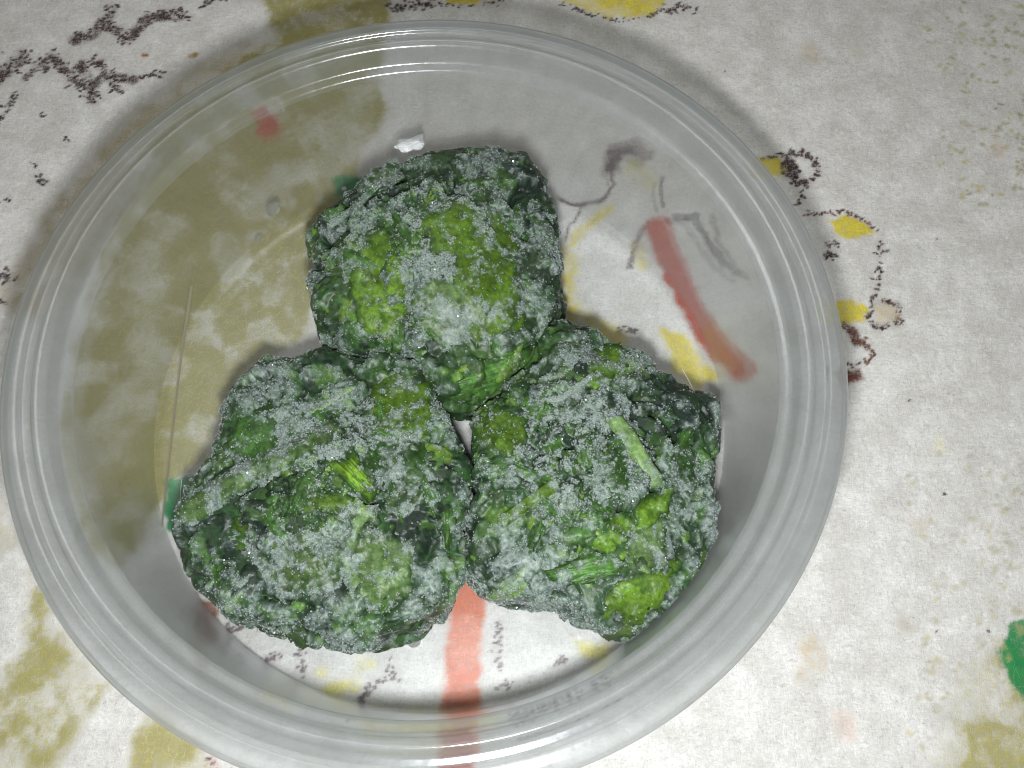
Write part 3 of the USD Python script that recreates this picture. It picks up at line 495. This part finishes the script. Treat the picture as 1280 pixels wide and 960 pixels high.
spinach('frozen spinach block at the left with a bundle of torn bright fibres on top', B_OUT, 9.6, 9.6, 5,
  [([(232, 642), (250, 612), (300, 585), (345, 562), (400, 533), (412, 548), (380, 572), (330, 600), (280, 628), (252, 648)], PALE * .75, 1.7, .5), ([(470, 482), (505, 460), (532, 474), (540, 512), (530, 548), (488, 542), (462, 515)], BRIGHT * .7, 1.0, .45), ([(374, 630), (400, 614), (440, 620), (432, 640), (385, 642)], BRIGHT * .85, .7, .1),
   ([(430, 690), (470, 668), (512, 690), (506, 742), (470, 758), (440, 736)], PALE * .75, 1.0, .2), ([(298, 530), (332, 510), (346, 556), (302, 580), (284, 560)], MID * 1.8, .8, .2), ([(290, 655), (310, 640), (318, 672), (296, 690)], BRIGHT * .6, .5, .1),
   ([(330, 545), (400, 500), (440, 490), (420, 530), (350, 560)], MID * 1.5, .6, .5), ([(320, 690), (380, 665), (430, 690), (410, 740), (350, 735)], PALE * .5, .8, .45), ([(450, 560), (520, 555), (540, 600), (500, 640), (465, 610)], MID * .9, .7, .45),
   ([(360, 790), (378, 782), (390, 800), (378, 808)], MID * 1.5, .5, .0), ([(250, 700), (290, 705), (300, 740), (270, 745)], MID * 1.5, .5, .5)],
  [([(466, 632), (444, 655), (432, 696), (446, 736)], 17, PALE * .8, .4), ([(398, 514), (420, 498), (444, 482)], 7, PALE * 1.1, .2), ([(380, 522), (404, 505)], 6, PALE, .3)],
  [([(406, 580), (440, 566), (480, 606), (458, 630), (440, 612)], BRIGHT * 1.35, .9, (40, 44), .7, -.3), ([(552, 640), (572, 630), (566, 750), (548, 770)], MID * 1.7, .5, (0, 1), .5, .1)],
  [([(236, 648), (300, 618), (372, 578)], 7, 1.0), ([(350, 552), (400, 528)], 7, .8), ([(384, 660), (420, 648), (450, 650)], 10, 1.0), ([(400, 560), (412, 600)], 8, 1.0), ([(480, 770), (540, 690), (550, 600)], 9, .9), ([(300, 750), (380, 765), (460, 770)], 8, .7)],
  [(330, 490, 60, .7), (300, 640, 50, .1), (400, 700, 70, .6), (300, 750, 50, .9), (470, 550, 60, .4), (500, 480, 50, .5), (260, 660, 45, -.5), (540, 640, 40, -.7), (540, 730, 50, -.2), (440, 600, 30, -1.0), (420, 790, 70, .5), (350, 500, 50, .4)],
  [(440, 600, 40, .4), (500, 500, 50, .3), (260, 660, 50, -.4), (540, 650, 50, -.2), (560, 700, 25, .5)])
C_OUT = [(690, 414), (738, 414), (780, 448), (830, 488), (880, 508), (899, 540), (892, 590), (882, 650), (886, 720), (852, 775), (790, 816), (750, 792), (690, 772), (600, 757), (574, 720), (582, 660), (602, 622), (592, 580), (588, 532), (618, 504), (660, 488), (668, 440)]
spinach('frozen spinach block at the right with a pointed bright leaf and pale stem on top', C_OUT, 9.8, 10.0, 8,
  [([(842, 610), (822, 617), (800, 628), (792, 652), (790, 668), (816, 656), (832, 640)], BRIGHT * 1.35, 1.3, -.2), ([(752, 652), (780, 642), (797, 650), (790, 666), (764, 666)], BRIGHT * .95, 1.1, .1), ([(795, 664), (834, 642), (830, 692), (815, 712), (780, 702)], PALE * .8, .8, .15),
   ([(752, 766), (774, 730), (832, 714), (842, 736), (826, 762), (792, 790), (764, 792)], BRIGHT * 1.0, 1.0, -.2), ([(690, 670), (740, 648), (752, 660), (712, 692)], MID * 2.0, .7, .2), ([(733, 440), (775, 434), (787, 460), (762, 472), (740, 462)], BRIGHT * .9, .8, .2),
   ([(596, 532), (620, 511), (652, 520), (656, 550), (630, 566), (604, 556)], BRIGHT * .75, .9, .15), ([(650, 502), (670, 488), (692, 510), (672, 526)], MID * 2.1, .8, .1), ([(700, 425), (730, 420), (735, 450), (705, 460)], PALE * .5, .8, .7),
   ([(820, 690), (850, 700), (845, 720), (825, 715)], BRIGHT * .8, .6, .2), ([(868, 640), (882, 630), (884, 710), (868, 720)], BRIGHT * .6, .5, .2), ([(740, 550), (780, 560), (790, 610), (750, 620)], MID * .8, .7, .6), ([(830, 560), (870, 570), (866, 610), (834, 604)], MID * 1.1, .7, .5)],
  [([(764, 520), (786, 545), (808, 584), (826, 608)], 23, PALE * 1.0, .05), ([(622, 656), (655, 632), (698, 602)], 17, BRIGHT * .6, .3), ([(740, 470), (700, 500), (676, 500)], 9, PALE * .7, .7)],
  [([(680, 712), (740, 690), (785, 700), (772, 722), (722, 732), (690, 728)], MID * 2.4, .8, (90, -18), .5, .1), ([(668, 562), (690, 530), (708, 545), (702, 572)], MID * 2.2, .8, (20, 35), .5, .2)],
  [([(780, 462), (830, 505), (885, 552)], 7, 1.4), ([(700, 580), (720, 620), (700, 650)], 12, 1.2), ([(740, 500), (752, 540), (740, 580)], 9, .9), ([(750, 740), (690, 745), (640, 720)], 8, .7), ([(845, 620), (850, 680)], 8, .9), ([(655, 480), (690, 540), (690, 580)], 8, .9)],
  [(640, 730, 70, 1.6), (720, 770, 60, 1.5), (800, 800, 50, 1.2), (850, 740, 40, .7), (790, 690, 30, -.8), (710, 450, 45, .7), (820, 500, 60, .2), (780, 560, 40, .2), (640, 690, 40, .5), (720, 690, 40, -.6), (620, 540, 40, -.4), (860, 600, 40, -.1), (790, 755, 36, -1.2), (700, 560, 40, -.3)],
  [(720, 690, 60, .35), (790, 690, 50, .3), (620, 540, 40, .3), (840, 520, 50, -.3), (760, 560, 50, -.2)])

# ------------------------------------------------------------------ small loose things
def lump(px, z, a, b, h, turn, seed, rough=.25):
    g = trimesh.creation.icosphere(subdivisions=4); v = g.vertices.copy(); v *= (1 + rough * (noise3(v + seed, .55, 3, seed) - .5) * 2)[:, None]
    v *= [a, b, h]; v = v @ np.array([[math.cos(turn), math.sin(turn), 0], [-math.sin(turn), math.cos(turn), 0], [0, 0, 1]]); v[:, 2] = np.maximum(v[:, 2], -.35 * h)
    return v + at(np.array(px, float), z) + [0, 0, .35 * h], g.faces
def on_tub(px):
    zs = np.arange(28, .95, -.05); r_ = np.array([math.hypot(*at(np.array(px, float), z)[:2]) for z in zs]); hit = r_ > np.interp(zs, [1, 2.6, 28], [47.2, 48.2, 50.5])
    return float(zs[np.argmax(hit)]) if hit.any() else 1.02
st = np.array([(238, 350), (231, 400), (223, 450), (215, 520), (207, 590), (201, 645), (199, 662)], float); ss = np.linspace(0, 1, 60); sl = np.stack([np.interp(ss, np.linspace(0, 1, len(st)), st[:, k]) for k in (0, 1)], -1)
def light_streak():                                # added strip standing in for light caught along the tub's left base corner
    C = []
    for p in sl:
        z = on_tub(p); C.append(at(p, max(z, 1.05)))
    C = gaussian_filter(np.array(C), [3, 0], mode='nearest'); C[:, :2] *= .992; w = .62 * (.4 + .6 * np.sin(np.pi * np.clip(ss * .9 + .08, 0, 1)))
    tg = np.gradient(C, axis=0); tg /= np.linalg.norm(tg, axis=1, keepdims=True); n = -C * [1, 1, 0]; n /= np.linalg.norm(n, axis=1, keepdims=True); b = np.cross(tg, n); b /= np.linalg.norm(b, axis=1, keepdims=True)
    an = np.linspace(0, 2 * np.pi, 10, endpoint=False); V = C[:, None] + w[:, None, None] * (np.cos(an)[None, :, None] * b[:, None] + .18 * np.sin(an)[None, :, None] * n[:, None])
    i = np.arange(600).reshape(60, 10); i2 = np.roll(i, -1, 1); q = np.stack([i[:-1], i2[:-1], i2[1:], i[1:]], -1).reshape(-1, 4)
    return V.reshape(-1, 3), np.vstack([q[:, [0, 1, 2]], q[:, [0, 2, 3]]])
tag(obj('light_streak', light_streak(), LIGHT_STREAK, tub), 'added pale strip standing in for a streak of light low on the left side of the tub')
o = obj('ice_chip', lump((514, 182), on_tub((514, 182)), 2.6, 1.3, .8, .35, 2, .75), ICE); tag(o, 'white chip of ice on the tub floor behind the farthest block', 'ice chip')
o = obj('ice_crumb', lump((430, 236), 1.05, .5, .4, .3, .3, 4, .3), ICE); tag(o, 'tiny white ice crumb beside the green spot behind the farthest block', 'ice crumb')
o = obj('water_drop', lump((342, 263), on_tub((342, 263)), 1.5, 1.1, 1.2, 1.0, 5, .08), WATER); tag(o, 'larger water drop on the tub floor over the olive print', 'water drop')
o = obj('water_drop', lump((322, 299), on_tub((322, 299)), .45, .9, .35, -.3, 6, .08), WATER); tag(o, 'small elongated water drop just below the larger drop at the left', 'water drop')
o = obj('water_drop', lump((518, 803), 1.02, 1.0, .8, .45, .3, 7, .1), WATER); tag(o, 'water drop at the near edge of the left block beside the orange stripe', 'water drop')
def tube(pts, r):
    P = np.array(pts, float); t = np.linspace(0, len(P) - 1, 24); C = np.stack([np.interp(t, np.arange(len(P)), P[:, k]) for k in range(3)], -1); C = gaussian_filter(C, [2, 0], mode='nearest')
    return trimesh.creation.sweep_polygon(__import__('shapely').Point(0, 0).buffer(r, 3), C)
o = obj('hair', tube([at(np.array(p, float), z) for p, z in (((852, 460), 9), ((860, 474), 11), ((869, 492), 14))], .06), HAIR); tag(o, 'short pale hair sticking out past the far corner of the right block', 'hair')
o = obj('hair', tube([at(np.array(p, float), 1.15) for p in ((227, 598), (226, 612), (225, 628))], .05), HAIR); tag(o, 'fine pale hair lying over the green print at the left of the tub', 'hair')
